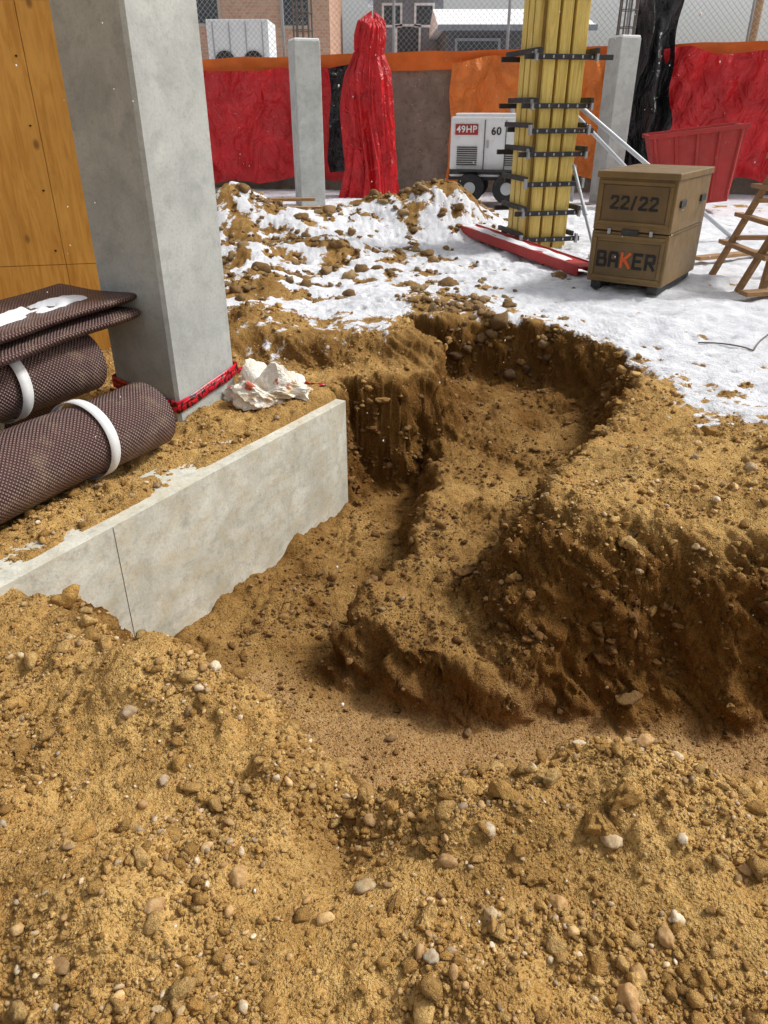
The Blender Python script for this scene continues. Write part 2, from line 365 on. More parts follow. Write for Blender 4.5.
# ------------------------------------------------------------------ plastic bag
import bmesh
def blob(n_sub,fn,name,mat,loc,smooth=False):
    bm=bmesh.new(); bmesh.ops.create_icosphere(bm,subdivisions=n_sub,radius=1)
    for v in bm.verts: v.co=fn(v.co)
    me=bpy.data.meshes.new(name); bm.to_mesh(me); bm.free(); me.materials.append(mat)
    if smooth: me.polygons.foreach_set('use_smooth',[True]*len(me.polygons))
    o=bpy.data.objects.new(name,me); o.location=loc; scene.collection.objects.link(o); return o
gb=NT('bag_plastic'); cb=gb.coord()
gb.set(gb.mix(gb.ramp(gb.noise(6,3,.5,cb,1),[(.50,0),(.6,.8)]),gb.mix(gb.ramp(gb.noise(11,2,.5,cb),[(.64,0),(.67,1)]),(.82,.77,.68),(.55,.12,.06)),(.68,.52,.32)),.4)
gb.bump(gb.noise(18,4,.6,cb,2),.8,.02)
def bagf(c):
    x,y,z=c; n=float(pn(x*1.8+z,y*1.8,40)); n2=float(pn(x*4+z*3,y*4-z*2,41)); n3=abs(float(pn(x*7+z*5,y*7+z*4,44)))
    r=1+.30*n+.18*n2-.18*n3
    return Vector((x*.26*r,y*.18*r,max(z,-.3)*.095*r*(1.2+n)))
bag=blob(5,bagf,'plastic_bag',gb.m,(-.70,4.36,H(-.70,4.36)+.035)); bag.rotation_euler=(0,0,.2)

# ------------------------------------------------------------------ dimpled mat rolls
gd=NT('dimpled_drain_mat'); uv=gd.coord(None,True); sp=gd.new('ShaderNodeSeparateXYZ'); gd.link(uv,sp.inputs[0])
k=2*math.pi/.020
u1=gd.math('ADD',sp.outputs[0],sp.outputs[1]); u2=gd.math('SUBTRACT',sp.outputs[0],sp.outputs[1])
dim=gd.math('MULTIPLY',gd.math('SINE',gd.math('MULTIPLY',u1,k*.5)),gd.math('SINE',gd.math('MULTIPLY',u2,k*.5)))
cdim=gd.ramp(gd.math('ABSOLUTE',dim),[(.15,(.055,.026,.022)),(.6,(.16,.085,.075)),(.9,(.29,.19,.17))])
cdim=gd.mix(gd.ramp(gd.noise(7,4,.7),[(.52,0),(.8,.45)]),cdim,(.42,.31,.2))
gd.bump(gd.math('ABSOLUTE',dim),.9,.008); gd.set(cdim,.45)
def sweep_roll(name,end,axis,L,prof,parent=None,tilt=0):
    prof=np.array(prof); n=len(prof); seg=np.r_[0,np.cumsum(np.hypot(*np.diff(prof,axis=0).T))]
    NL=24; V=[];UVc=[]
    ax=np.array([axis[0],axis[1],tilt]); pp=np.array([-axis[1],axis[0],0])
    for j in range(NL+1):
        t=-L*j/NL; wob=.012*math.sin(j*.9+n)
        for i,(p,z) in enumerate(prof):
            r=1+.025*math.sin(j*.7+i*.2)
            V.append(np.array(end)+ax*t+pp*(p*r)+np.array([0,0,z*r])+pp*wob*.5); UVc.append((seg[i],-t))
    F=gridfaces(NL+1,n)
    o=make_mesh(name,V,F,[gd.m],True)
    me=o.data; uvl=me.uv_layers.new(name='UVMap'); vi=np.zeros(len(me.loops),np.int32); me.loops.foreach_get('vertex_index',vi)
    uvl.data.foreach_set('uv',np.array(UVc,np.float32)[vi].ravel())
    s=o.modifiers.new('s','SOLIDIFY'); s.thickness=.006
    if parent: o.parent=parent
    return o
def spiral(r,turns=6,rin=.05,sq=1.0):
    N=int(turns*40); out=[]
    for i in range(N+1):
        t=i/N; a=t*turns*2*math.pi; rr=rin+(r-rin)*t; out.append((rr*math.cos(a)*(2-sq),rr*math.sin(a)*sq))
    return out
def mat_roll(end,L,r,straps,tilt=0,sq=1.0,axis=(.49,.87)):
    e=empty('drainage_mat_roll'); n=math.hypot(*axis); axis=(axis[0]/n,axis[1]/n)
    sweep_roll('dimpled_sheet',end,axis,L,spiral(r,6,.05,sq),e,tilt)
    for k,(s,w) in enumerate(straps):
        V=[];F=[];N=48; c=np.array(end)+np.array([axis[0],axis[1],tilt])*(-s); pp=np.array([-axis[1],axis[0],0]); ax=np.array([axis[0],axis[1],0])
        for i in range(N+1):
            a=2*math.pi*i/N
            for sg in (-1,1):
                V.append(c+pp*((r*1.035+.004)*math.cos(a)*(2-sq))+np.array([0,0,(r*1.035+.004)*math.sin(a)*sq])+ax*sg*w/2+ax*.012*math.sin(a))
        for i in range(N): F.append((2*i,2*i+1,2*i+3,2*i+2))
        mb=MB(); mb.add(V,F,M_wstrap); o=mb.build('strap_%d'%k,parent=e,smooth=True)
        sm=o.modifiers.new('s','SOLIDIFY'); sm.thickness=.003
    return e
mat_roll((-1.24,3.66,.20),2.6,.19,[(.42,.055),(1.3,.05)],sq=.93)
mat_roll((-1.63,3.90,.42),2.6,.185,[(.50,.06)],sq=.94)
mat_roll((-1.98,4.05,.20),2.6,.19,[(.4,.05)],sq=.95)
for kk,(ex,ey,ez,wd,th) in enumerate([(-1.62,4.18,.61,.34,.05),(-1.60,4.22,.69,.30,.035)]):
    prof=[]
    for i in range(60):
        t=i/59; a=-1.2+t*2*math.pi*1.15; prof.append((wd*math.cos(a)*(1-.1*t),th*math.sin(a)*(1.1-.3*t)+.02*math.cos(a*2)))
    em=empty('drainage_mat_sheet'); sweep_roll('folded_sheet',(ex,ey,ez),(.42,.907),2.4,prof,em,.02)
sx,sy=np.meshgrid(np.linspace(-1.9,-.1,60),np.linspace(-.17,.12,20))
axv=np.array([.42,.907]); ppv=np.array([-.907,.42])
sxx=-1.60+axv[0]*sx+ppv[0]*sy; syy=4.22+axv[1]*sx+ppv[1]*sy
edg=np.minimum(1,np.minimum((sx+1.9),( -.1-sx))*8)*np.minimum(1,(.12-sy)*9)*np.minimum(1,(.17+sy)*9)
szz=.712+.02*sx+.018*np.clip(edg,0,1)*(1+fbm(sx,sy,6,3,50))-.03*(fbm(sx,sy,3,3,51)>.15)-.012*(1-edg)
make_mesh('snow_patch',np.stack([sxx,syy,szz],-1).reshape(-1,3),gridfaces(*sx.shape),[M_snow],True)

# ------------------------------------------------------------------ plywood wall
m=MB()
P0=Vector((-5.6,4.9,0)); P1=Vector((-1.72,5.75,0)); dv=(P1-P0).normalized(); L=(P1-P0).length
off=.62
for i in range(5):
    a=P1-dv*(max(0,off+1.22*(i-1))); b=P1-dv*(off+1.22*i-.004)
    for j,(z0,z1) in enumerate(((-.1,.60),(.604,3.04),(3.044,5.2))):
        mid=(a+b)/2+Vector((0,0,(z0+z1)/2)); m.box(mid,((a-b).length,.02,z1-z0),M_ply,(0,0,math.atan2(dv.y,dv.x)))
mid=P1+dv*.03; m.box((mid.x-.1,mid.y+.05,2.2),(.09,.07,4.8),M_lum)
m.box(((P0+P1)/2+Vector((-dv.y,dv.x,0))*.02+Vector((0,0,2.5))),(L,.01,5.1),M_lum,(0,0,math.atan2(dv.y,dv.x)))
nrm=Vector((dv.y,-dv.x,0))
for i in range(60):
    zz=random.choice([.7,1.1,1.5,1.9,2.3,2.7,2.95]); p=P1-dv*(off+(0.05 if random.random()<.5 else 1.17)*1)+nrm*.012; 
    m.box((p.x,p.y,zz),(.010,.010,.010),M_black)
m.build('plywood_wall')

# ------------------------------------------------------------------ retaining wall, tarps
def wp(x,off,z): return (x,float(wall_y(x))-off,z)
m=MB(); xs=np.linspace(-18,24,22)
for a,b in zip(xs[:-1],xs[1:]):
    m.add([wp(a,0,-.3),wp(b,0,-.3),wp(b,-.3,-.3),wp(a,-.3,-.3),wp(a,0,2.4),wp(b,0,2.4),wp(b,-.3,2.4),wp(a,-.3,2.4)],[(0,1,5,4),(4,5,6,7),(2,3,7,6)],M_shot)
m.build('retaining_wall')
def ztop(x): return 2.42+.020*(x+4)
V=[];F=[];nx=260;nz=10
for j in range(nz+1):
    for i in range(nx+1):
        x=-14+32*i/nx; v=j/nz
        V.append((x,float(wall_y(x))-.10-.03*float(fbm(np.array(x),np.array(v*.5),2.2,3,55)),ztop(x)-.22+.32*v+.025*float(pn(x*1.3,v,56))))
make_mesh('orange_barrier',V,gridfaces(nz+1,nx+1),[M_ogb],True)
def tarp(name,x0,x1,z0,z1,mat,seed,off=.16,fold=.16,freq=1.1,botj=.2):
    nx=int((x1-x0)/.03)+2; nz=int((z1-z0)/.03)+2
    u,v=np.meshgrid(np.linspace(x0,x1,nx),np.linspace(0,1,nz))
    zt=z1+.07*pn(u*1.1,0*u,seed)-.09*np.abs(np.sin(u*1.6+seed)); zb=z0+botj*pn(u*1.2,0*u,seed+1)
    z=zb+(zt-zb)*v
    f=fold*(1-.2*v)*(np.abs(fbm(u+.5*pn(u*.6,z*.6,seed+2),z*.2,freq,2,seed+3))*1.8)
    f=f+.16*np.abs(pn((u-z)*.8,(z+u)*.5,seed+5))+.14*np.abs(pn((u+z*.8)*.9,(z-u)*.6,seed+9))+.05*np.abs(pn((u+z)*2.1,(z-u)*1.4,seed+8))
    # gathered where it is tied at the top
    f=f+.10*v**3*np.abs(np.sin(u*5+seed))
    xx=u+.10*pn(u*2,z*1.5,seed+6)*(1-v*.5)
    y=wall_y(xx)-off-f
    return make_mesh(name,np.stack([xx,y,z],-1).reshape(-1,3),gridfaces(*u.shape),[mat],True)
tarp('red_tarp',-4.6,-1.75,.2,2.36,M_tr,60,fold=.14)
tarp('red_tarp',-1.85,-.75,.15,2.42,M_tr,66,.10,.12)
tarp('black_tarp',-1.12,-.62,.45,2.4,M_tb,70,.40,.22)
tarp('orange_tarp',1.35,5.1,.3,2.50,M_to,75,fold=.16)
tarp('black_tarp',4.70,5.50,.4,4.1,M_tb,80,.5,.30,2.0)
tarp('red_tarp',5.25,12.0,.3,2.60,M_tr,85,.25,.18)
tarp('red_tarp',-9,-5.2,.3,2.2,M_tr,90)
th,v=np.meshgrid(np.linspace(0,2*np.pi,220),np.linspace(0,1,160))
rad=np.interp(v,[0,.1,.35,.55,.70,.80,.88,.95,1],[.56,.52,.50,.48,.45,.30,.32,.27,.03])*.92
ripple=np.abs(fbm(np.cos(th)*1.9+.5*v,np.sin(th)*1.9+.8*v,1.3,3,97))*.6*(1-.3*v)
fo=1-.14+ripple+.10*np.cos(th-1)*(1-v)+.10*np.sin(th*2+v*5)+.05*pn(th*2,v*9,99)*0
xx=-.32+.07*v+.07*np.sin(v*6+1)+rad*fo*np.cos(th); yy=16.6+rad*fo*np.sin(th)*.8; zz=-.05+3.20*v+.06*np.sin(th*2+1)*v
make_mesh('draped_red_tarp',np.stack([xx,yy,zz],-1).reshape(-1,3),gridfaces(*th.shape),[M_tr],True)

# ------------------------------------------------------------------ mid concrete columns with rebar
def rcol(x,y,z1,w,rz,rb):
    e=empty('concrete_column',(x,y,0),rz); m=MB(); m.box((0,0,z1/2-.1),(w,w,z1+.2),M_conc); m.build('shaft',bevel=.015,parent=e)
    m=MB(); 
    for i in range(10):
        a=2*math.pi*i/10; m.cyl((math.cos(a)*w*.36,math.sin(a)*w*.36,z1-.1),(math.cos(a+.05)*w*.36,math.sin(a+.05)*w*.36,z1+rb),.014,M_rust,6)
    for k in range(5):
        zz=z1+.15+k*.25
        for i in range(10):
            a=2*math.pi*i/10;b=2*math.pi*(i+1)/10; m.cyl((math.cos(a)*w*.39,math.sin(a)*w*.39,zz),(math.cos(b)*w*.39,math.sin(b)*w*.39,zz),.008,M_rust,5)
    m.build('rebar_cage',parent=e); m=MB(); m.box((0,0,z1+.012),(w*.95,w*.95,.04),M_snow); m.build('snow_cap',bevel=.015,parent=e)
rcol(-1.38,15.0,2.62,.46,.35,1.6); rcol(4.18,15.2,2.68,.40,.35,1.6)

# ------------------------------------------------------------------ generator on trailer
E=empty('towable_generator',(1.98,15.0,.10),R(-12))
m=MB(); m.box((0,0,.90),(1.45,.85,.96),M_white); m.box((0,0,1.405),(1.32,.75,.06),M_white); m.build('housing',bevel=.045,parent=E)
m=MB()
for i in range(9): m.box((-.42,-.435,.62+i*.035),(.36,.02,.016),M_black)
for i in range(9): m.box((.40,-.435,.62+i*.035),(.30,.02,.016),M_black)
m.box((0,-.43,.50),(1.44,.025,.08),M_black); m.box((-.44,-.43,1.18),(.40,.02,.17),M_redp)
m.box((-.12,-.432,.90),(.012,.02,.86),M_black); m.box((.25,-.432,.90),(.012,.02,.86),M_black); m.box((-.06,-.45,.95),(.03,.03,.12),M_steel); m.box((.50,-.432,1.12),(.2,.02,.16),M_black)
for i in range(7): m.box((.73,-.25+i*.08,.95),(.02,.03,.5),M_black)
m.cyl((.3,.1,1.4),(.3,.1,1.55),.04,M_steel); m.build('vents_and_trim',parent=E)
m=MB()
for sx in (-.33,.33):
    for sy in (-.5,.5):
        m.cyl((sx,sy-.08,.24),(sx,sy+.08,.24),.25,M_rub,24); m.cyl((sx,sy-.09,.24),(sx,sy+.09,.24),.11,M_steel,16)
m.build('wheels',parent=E,bevel=.02)
m=MB(); m.box((0,0,.40),(1.5,.7,.08),M_black); m.beam((.7,.2,.4),(1.6,0,.38),.07,.07,M_black); m.beam((.7,-.2,.4),(1.6,0,.38),.07,.07,M_black); m.cyl((1.5,0,.0),(1.5,0,.6),.03,M_steel)
for sy in (-.5,.5): m.box((0,sy,.53),(1.25,.24,.03),M_black)
m.build('trailer_frame',parent=E,bevel=.008)
text('49HP','rating_label',M_white,.15,(-.44,-.446,1.18),(R(90),0,0),E)
text('60','size_label',M_txt,.17,(.08,-.438,1.15),(R(90),0,0),E)

# ------------------------------------------------------------------ yellow column formwork
E=empty('column_formwork',(1.98,10.2,0),R(14)); m=MB()
W=.50
for s_ in range(4):
    a=s_*math.pi/2
    for i in range(3):
        u=-W/2+W/3*(i+.5); x=u; y=-W/2-.03
        X_=x*math.cos(a)-y*math.sin(a); Y_=x*math.sin(a)+y*math.cos(a)
        m.box((X_,Y_,1.75),(W/3-.035,.055,3.5),M_yel,(0,0,a))
m.box((0,0,1.75),(W+.02,W+.02,3.5),M_yed); m.build('form_panels',bevel=.006,parent=E)
m=MB()
for k,(z,ex) in enumerate([(.15,.06),(.46,.09),(.79,.07),(1.12,.10),(1.37,.08),(1.63,.11),(2.12,.22),(2.75,.10)]):
    hw=W/2+.075
    for sgn in (-1,1):
        m.box((.05*(-1)**k,sgn*(hw+.022),z),(2*hw+ex*2,.040,.055),M_black); m.box((sgn*(hw+.022),0.04*(-1)**k,z+.058),(.040,2*hw+ex*1.6,.055),M_black)
        m.box((sgn*(hw+.05),-hw-.06,z+.01),(.03,.05,.11),M_steel)
    for i in range(6): m.box((-hw+.05+.12*i,-hw-.0445,z),(.02,.006,.03),M_steel)
m.build('steel_clamps',bevel=.004,parent=E)

def gz(x,y): return H(x,y)
m=MB()
def brace(p0,p1,r=.028):
    p0=Vector(p0);p1=Vector(p1);m.cyl(p0,p1,r,M_steel,12); md=p0.lerp(p1,.45); m.cyl(md,p0.lerp(p1,.55),r*1.45,M_steel,12); m.cyl(p0,p0.lerp(p1,.12),r*.6,M_black,8)
    m.box(p1,(.16,.12,.03),M_steel)
brace((2.35,10.1,1.62),(4.75,10.6,gz(4.75,10.6)+.03)); brace((2.32,10.25,1.55),(4.3,11.0,gz(4.3,11)+.03),.024); brace((2.3,9.9,1.0),(2.55,9.3,gz(2.55,9.3)+.02),.02); brace((2.3,10.3,1.1),(2.8,12.5,gz(2.8,12.5)+.02),.024)
m.build('steel_brace',smooth=False)

# ------------------------------------------------------------------ job box
fx,fy=.82,-.572; cx=2.03+.36*fx+.575*.572; cy=7.6+.36*fy+.575*.82
JB=empty('job_box',(cx,cy,.03),math.atan2(fy,fx)); w,dp,hh=.74,1.15,1.07
m=MB(); m.box((0,0,.07+.47/2),(w,dp,.47),M_tan); m.box((0,0,.55+.46/2),(w,dp,.46),M_tan); m.box((0,0,1.035),(w+.03,dp+.03,.06),M_tan)
m.box((0,0,.545),(w-.03,dp-.03,.03),M_txt); m.build('cabinet',bevel=.012,parent=JB,seg=3)
m=MB(); F_=-dp/2
for z0,z1 in ((.62,.97),(.12,.50)):
    m.box((0,F_-.006,z1),(w-.06,.02,.03),M_tan); m.box((0,F_-.006,z0),(w-.06,.02,.03),M_tan)
    for s in (-1,1): m.box((s*(w/2-.045),F_-.006,(z0+z1)/2),(.03,.02,z1-z0-.034),M_tan)
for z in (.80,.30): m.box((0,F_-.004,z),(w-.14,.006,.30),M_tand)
m.box((0,F_-.012,.545),(.16,.02,.045),M_black); m.box((-.2,F_-.012,.545),(.03,.02,.05),M_steel); m.box((.2,F_-.012,.545),(.03,.02,.05),M_steel)
for s in (-1,1):
    for y in (-.35,.35): m.box((s*(w/2+.01),y,.80),(.02,.16,.06),M_black)
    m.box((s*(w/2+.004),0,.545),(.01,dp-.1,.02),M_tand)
m.build('doors_and_handles',bevel=.003,parent=JB)
m=MB()
for s in (-1,1): m.box((s*.28,0,.03),(.10,dp-.05,.075),M_black); 
m.build('skids',bevel=.006,parent=JB)
stencil('22/22',[M_txt]*5,'stencil_number',.066,(.0,.80),JB,F_-.012)
stencil('BAKER',[M_txt,M_txt,M_otx,M_txt,M_txt],'stencil_name',.083,(.0,.29),JB,F_-.012,.42)

# ------------------------------------------------------------------ red steel channel in snow
m=MB(); p0=Vector((.95,11.4,.19)); p1=Vector((2.2,8.25,.10))
m.beam(p0,p1,.24,.02,M_redp); 
d=(p1-p0).normalized(); sd=Vector((-d.y,d.x,0))
for s in (-1,1): m.beam(p0+sd*.132*s+Vector((0,0,-.03)),p1+sd*.132*s+Vector((0,0,-.03)),.015,.11,M_redp)
m.build('steel_channel',bevel=.004)
u,v=np.meshgrid(np.linspace(.0,.9,120),np.linspace(-1,1,14))
cxx=p0.x+(p1.x-p0.x)*u+sd.x*(v*.085+.03*pn(u*9,v*0,140)); cyy=p0.y+(p1.y-p0.y)*u+sd.y*(v*.085+.03*pn(u*9,v*0,140)); 
czz=p0.z+(p1.z-p0.z)*u+.004+.035*(1-v**2)*(.6+.8*pn(u*12,v,141))
make_mesh('snow_on_channel',np.stack([cxx,cyy,czz],-1).reshape(-1,3),gridfaces(*u.shape),[M_snow],True)

# ------------------------------------------------------------------ red bin
E=MB(); 
def loop4(sx,sy,z,dx=0): return [(-.8*sx+dx,-.5*sy,z),(.8*sx+dx,-.5*sy,z),(.8*sx+dx,.5*sy,z),(-.8*sx+dx,.5*sy,z)]
V=loop4(.8,.85,.0)+loop4(1.12,1.05,1.15)+loop4(1.05,.98,1.15)+loop4(.74,.8,.05)
E.add(V,[(3,2,1,0)]+[(i,(i+1)%4,4+(i+1)%4,4+i) for i in range(4)]+[(4+i,4+(i+1)%4,8+(i+1)%4,8+i) for i in range(4)]+[(8+i,8+(i+1)%4,12+(i+1)%4,12+i) for i in range(4)]+[(12,13,14,15)],M_redp)
for i in range(5): E.beam((-.62+i*.31,-.44,.05),(-.8+i*.4,-.56,1.1),.05,.04,M_redp)
E.box((0,-.56,1.13),(1.85,.06,.07),M_redp); E.box((0,.56,1.13),(1.85,.06,.07),M_redp)
o=E.build('steel_waste_bin',(5.40,14.1,.15),R(-12),.006); o.rotation_euler=(0,R(-7),R(-12)); o.scale=(.85,.9,1.0)

# ------------------------------------------------------------------ timber sawhorse
m=MB(); ox,oy=3.93,7.75
def tb(a,b,w=.09,h=.04): m.beam((ox+a[0],oy+a[1],a[2]),(ox+b[0],oy+b[1],b[2]),w,h,M_lum)
for y in (-.25,.45):
    tb((-.42,y,0),(.05,y,1.15)); tb((.55,y,0),(.10,y,1.6)); tb((-.26,y-.05,.42),(.42,y-.05,.42)); tb((-.12,y-.05,.78),(.3,y-.05,.78))
for z,xx_ in ((.35,-.28),(.62,-.17),(.90,-.06)): tb((xx_,-.45,z),(xx_,.65,z),.09,.04)
tb((.08,-.5,1.18),(.08,.7,1.18),.14,.05); tb((-.20,-.3,0),(-.10,-.3,1.85),.09,.05); tb((-.14,-.32,1.3),(.4,-.32,1.25),.09,.04); tb((-.5,-.55,.05),(.7,-.35,.07),.14,.04)
m.build('timber_sawhorse',bevel=.003)
m=MB()
for (x,y,a,L) in [(-2.0,11.9,.1,2.2),(-1.7,12.2,-.05,2.4),(-1.9,11.6,.22,1.8),(4.2,9.2,.5,1.4),(1.3,12.3,1.9,1.6)]:
    z=gz(x,y)+.06; m.beam((x-L/2*math.cos(a),y-L/2*math.sin(a),z+.02),(x+L/2*math.cos(a),y+L/2*math.sin(a),z),.12,.04,M_lum)
m.build('loose_lumber',bevel=.003)
cu=bpy.data.curves.new('power_cord','CURVE'); cu.dimensions='3D'; cu.bevel_depth=.006; sp_=cu.splines.new('NURBS'); P=[]
for i in range(26):
    t=i/25; x=2.3+2.2*t+.15*math.sin(t*14); y=5.4+1.5*t+.3*math.cos(t*11); P.append((x,y,gz(x,y)+.012,1))
sp_.points.add(len(P)-1)
for a,b in zip(sp_.points,P): a.co=b
cu.materials.append(M_rust); o=bpy.data.objects.new('power_cord',cu); scene.collection.objects.link(o)

# ------------------------------------------------------------------ chain link fence
m=MB(); z0,z1=2.5,4.15; x0,x1=-9,14; hF=z1-z0
def fp(x,z,o=-.22): return (x,float(wall_y(x))-o,z)
for i in range(11):
    x=x0+i*2.3; m.cyl(fp(x,2.2),fp(x,z1+.05),.03,M_steel,8)
for i in range(10): m.cyl(fp(x0+i*2.3,z1),fp(x0+(i+1)*2.3,z1),.022,M_steel,6)
step=.11; x=x0
while x<x1:
    for s in (-1,1): m.beam(fp(x,z0),fp(x+s*hF,z1),.005,.005,M_steel)
    x+=step
m.build('chain_link_fence')

# ------------------------------------------------------------------ background buildings
gbk=NT('brick'); cb=gbk.coord(); bt=gbk.new('ShaderNodeTexBrick'); mp=gbk.new('ShaderNodeMapping'); mp.inputs['Rotation'].default_value=(R(90),0,0); gbk.link(cb,mp.inputs[0]); gbk.link(mp.outputs[0],bt.inputs['Vector'])
bt.inputs['Scale'].default_value=3; bt.inputs['Color1'].default_value=(.44,.22,.13,1); bt.inputs['Color2'].default_value=(.54,.31,.19,1); bt.inputs['Mortar'].default_value=(.45,.40,.34,1)
gbk.set(bt.outputs[0],.9)
M_glass=paint('window_glass',(.05,.06,.07),.1,.1,0,0); M_grey=paint('grey_siding',(.24,.26,.29),.7); M_dk=paint('charcoal_siding',(.09,.095,.105),.7); M_beige=paint('beige_stucco',(.5,.42,.34),.9)
def building(name,x,y,w,d,h,mat,wins,roof='flat',trim=M_white,rz=0):
    e=empty(name,(x,y,2.35),rz); m=MB(); m.box((0,0,h/2),(w,d,h),mat); m.build('walls',parent=e)
    m=MB()
    if roof=='flat': m.box((0,0,h+.06),(w+.3,d+.3,.14),trim); m.box((0,0,h+.17),(w+.1,d+.1,.08),M_snow)
    else:
        r=h+roof; V=[(-w/2-.3,-d/2-.3,h),(w/2+.3,-d/2-.3,h),(w/2+.3,d/2+.3,h),(-w/2-.3,d/2+.3,h),(-w/2-.3,0,r),(w/2+.3,0,r)]
        m.add(V,[(0,1,5,4),(2,3,4,5),(0,4,3),(1,2,5),(3,2,1,0)],M_snow)
        m.box((0,-d/2-.34,h-.06),(w+.6,.06,.16),trim)
    m.build('roof',parent=e); m=MB()
    for (wx,wz,ww,wh) in wins:
        m.box((wx,-d/2-.01,wz),(ww,.06,wh),M_glass); 
        for s in (-1,1): m.box((wx+s*(ww/2+.04),-d/2-.03,wz),(.08,.08,wh+.16),trim); m.box((wx,-d/2-.03,wz+s*(wh/2+.04)),(ww,.08,.08),trim)
    m.build('windows_and_door',parent=e); return e
building('brick_building',-5.9,30,8.6,8,6,gbk.m,[(-3,3.2,1.2,1.2),(.6,1.9,.9,.9),(3.3,1.9,.7,1.0),(0,4.6,1.4,1.2),(-3,4.6,1.4,1.2),(3,4.6,1.4,1.2)],trim=M_beige)
building('grey_house',.9,36,2.6,6,3.2,M_grey,[(-.6,2.3,.6,.6),(.6,2.3,.6,.6),(0,1.0,.8,1.9)],roof=.9)
building('charcoal_house',4.2,31,4.4,6,1.55,M_dk,[(-1.2,.9,1.3,.5)],roof=.75,trim=M_grey)
building('beige_building',16,60,9,8,2.2,M_beige,[(-3,1.3,1.5,1.0),(0,1.3,1.5,1.0),(3,1.3,1.5,1.0)])
E=empty('cargo_trailer',(-3.55,22,2.35)); m=MB(); m.box((0,0,.72),(1.5,1.4,.85),M_white); 
for i in range(4): m.box((-.6+i*.4,-.71,.72),(.03,.03,.75),M_steel)
m.build('body',bevel=.04,parent=E); m=MB()
for s in(-.35,.35): m.cyl((s,-.75,.25),(s,-.6,.25),.25,M_rub,20)
m.box((0,0,.25),(1.6,1.2,.08),M_black); m.build('chassis',parent=E)
m=MB(); m.cyl((12.6,30,2.3),(12.6,30,10),.16,M_lum,12,.12); m.box((12.6,29.9,8.6),(2.2,.12,.14),M_lum); m.build('utility_pole')

# ------------------------------------------------------------------ stones and clods scattered on the real surface
def ico(n):
    bm=bmesh.new(); bmesh.ops.create_icosphere(bm,subdivisions=n,radius=1); V=np.array([v.co[:] for v in bm.verts]); F=np.array([[v.index for v in f.verts] for f in bm.faces]); bm.free(); return V,F
Pg=np.stack([X,Y,Z],-1)
e1=Pg[:-1,1:]-Pg[:-1,:-1]; e2=Pg[1:,:-1]-Pg[:-1,:-1]; AR=np.linalg.norm(np.cross(e1,e2),axis=-1)
ST=steep[:-1,:-1]
XC=X[:-1,:-1]; YC=Y[:-1,:-1]; YP=np.maximum(YC,0)
inview=(YC>.5)&(YC<13)&(np.abs(XC)<(.8+.62*YC))
beamz=(a_[:-1,:-1]<.03)&(a_[:-1,:-1]>-2.7)&(q_[:-1,:-1]>-.04)&(q_[:-1,:-1]<.10)
BASEW=AR*inview*(~beamz)*(SN[:-1,:-1]<.55)*(1-.8*SA[:-1,:-1])*(1-.72*ST*(YC>2.1))
CL=.15+.85*ss(pn(XC*3,YC*3,77)*1.6+.5)
def scatter(n,p=1.5,weight=None,clump=True,ymax=7.5):
    W=BASEW if weight is None else weight
    W=W*(YP+.4)**(-p)*(YC<ymax)
    if clump: W=W*CL
    W=np.nan_to_num(W.ravel()); cdf=np.cumsum(W); idx=np.minimum(np.searchsorted(cdf,RS.rand(n)*cdf[-1]),W.size-1); nx=XC.shape[1]; i=idx//nx; j=idx%nx
    u=RS.rand(n,1); v=RS.rand(n,1)
    return Pg[i,j]*(1-u)*(1-v)+Pg[i,j+1]*u*(1-v)+Pg[i+1,j]*(1-u)*v+Pg[i+1,j+1]*u*v
def onground(xy):
    out=[]
    for x,y in xy:
        j=np.argmin((X-x)**2+(Y-y)**2); out.append(Pg.reshape(-1,3)[j])
    return np.array(out)
def stones(name,pos,size,sub,rough,mat,colfn,smooth,emb=.25,flat=(.5,.9),chop=3,ct=.72):
    V,F=ico(sub); n=len(pos); nv=len(V)
    seedo=RS.rand(n)*200
    D=1+rough*pn(V[None,:,0]*1.3+V[None,:,2]*.9+seedo[:,None],V[None,:,1]*1.3-V[None,:,2]*.6+seedo[:,None]*.7,101)
    if sub>1: D=D+rough*.45*pn(V[None,:,0]*3+V[None,:,2]*2+seedo[:,None],V[None,:,1]*3+V[None,:,2]*2,102)
    if sub>2: D=D+rough*.25*pn(V[None,:,0]*7+V[None,:,2]*4+seedo[:,None],V[None,:,1]*7-V[None,:,2]*5,103)
    P=V[None]*D[...,None]
    for k in range(chop):
        nd=RS.randn(n,3); nd/=np.linalg.norm(nd,axis=1,keepdims=True); dd=np.einsum('nvk,nk->nv',P,nd); ex=np.maximum(0,dd-ct); P=P-ex[...,None]*nd[:,None,:]*.9
    sc=np.stack([1+.35*RS.rand(n),.7+.3*RS.rand(n),flat[0]+(flat[1]-flat[0])*RS.rand(n)],-1)*size[:,None]
    P=P*sc[:,None,:]
    a=RS.rand(n)*6.283; b=(RS.rand(n)-.5)*1.2
    x,y,zz=P[...,0],P[...,1],P[...,2]
    y,zz=y*np.cos(b)[:,None]-zz*np.sin(b)[:,None],y*np.sin(b)[:,None]+zz*np.cos(b)[:,None]
    x,y=x*np.cos(a)[:,None]-y*np.sin(a)[:,None],x*np.sin(a)[:,None]+y*np.cos(a)[:,None]
    P=np.stack([x+pos[:,0:1],y+pos[:,1:2],zz+(pos[:,2]+size*(1-emb)*.5)[:,None]],-1)
    Fa=(F[None]+(np.arange(n)*nv)[:,None,None]).reshape(-1,3)
    C=np.repeat(colfn(n,pos),nv,0)
    return make_mesh(name,P.reshape(-1,3),Fa,[mat],smooth,cols=C)
gs=NT('stone_surface'); cs=gs.coord(); ca=gs.attr('col','Color')
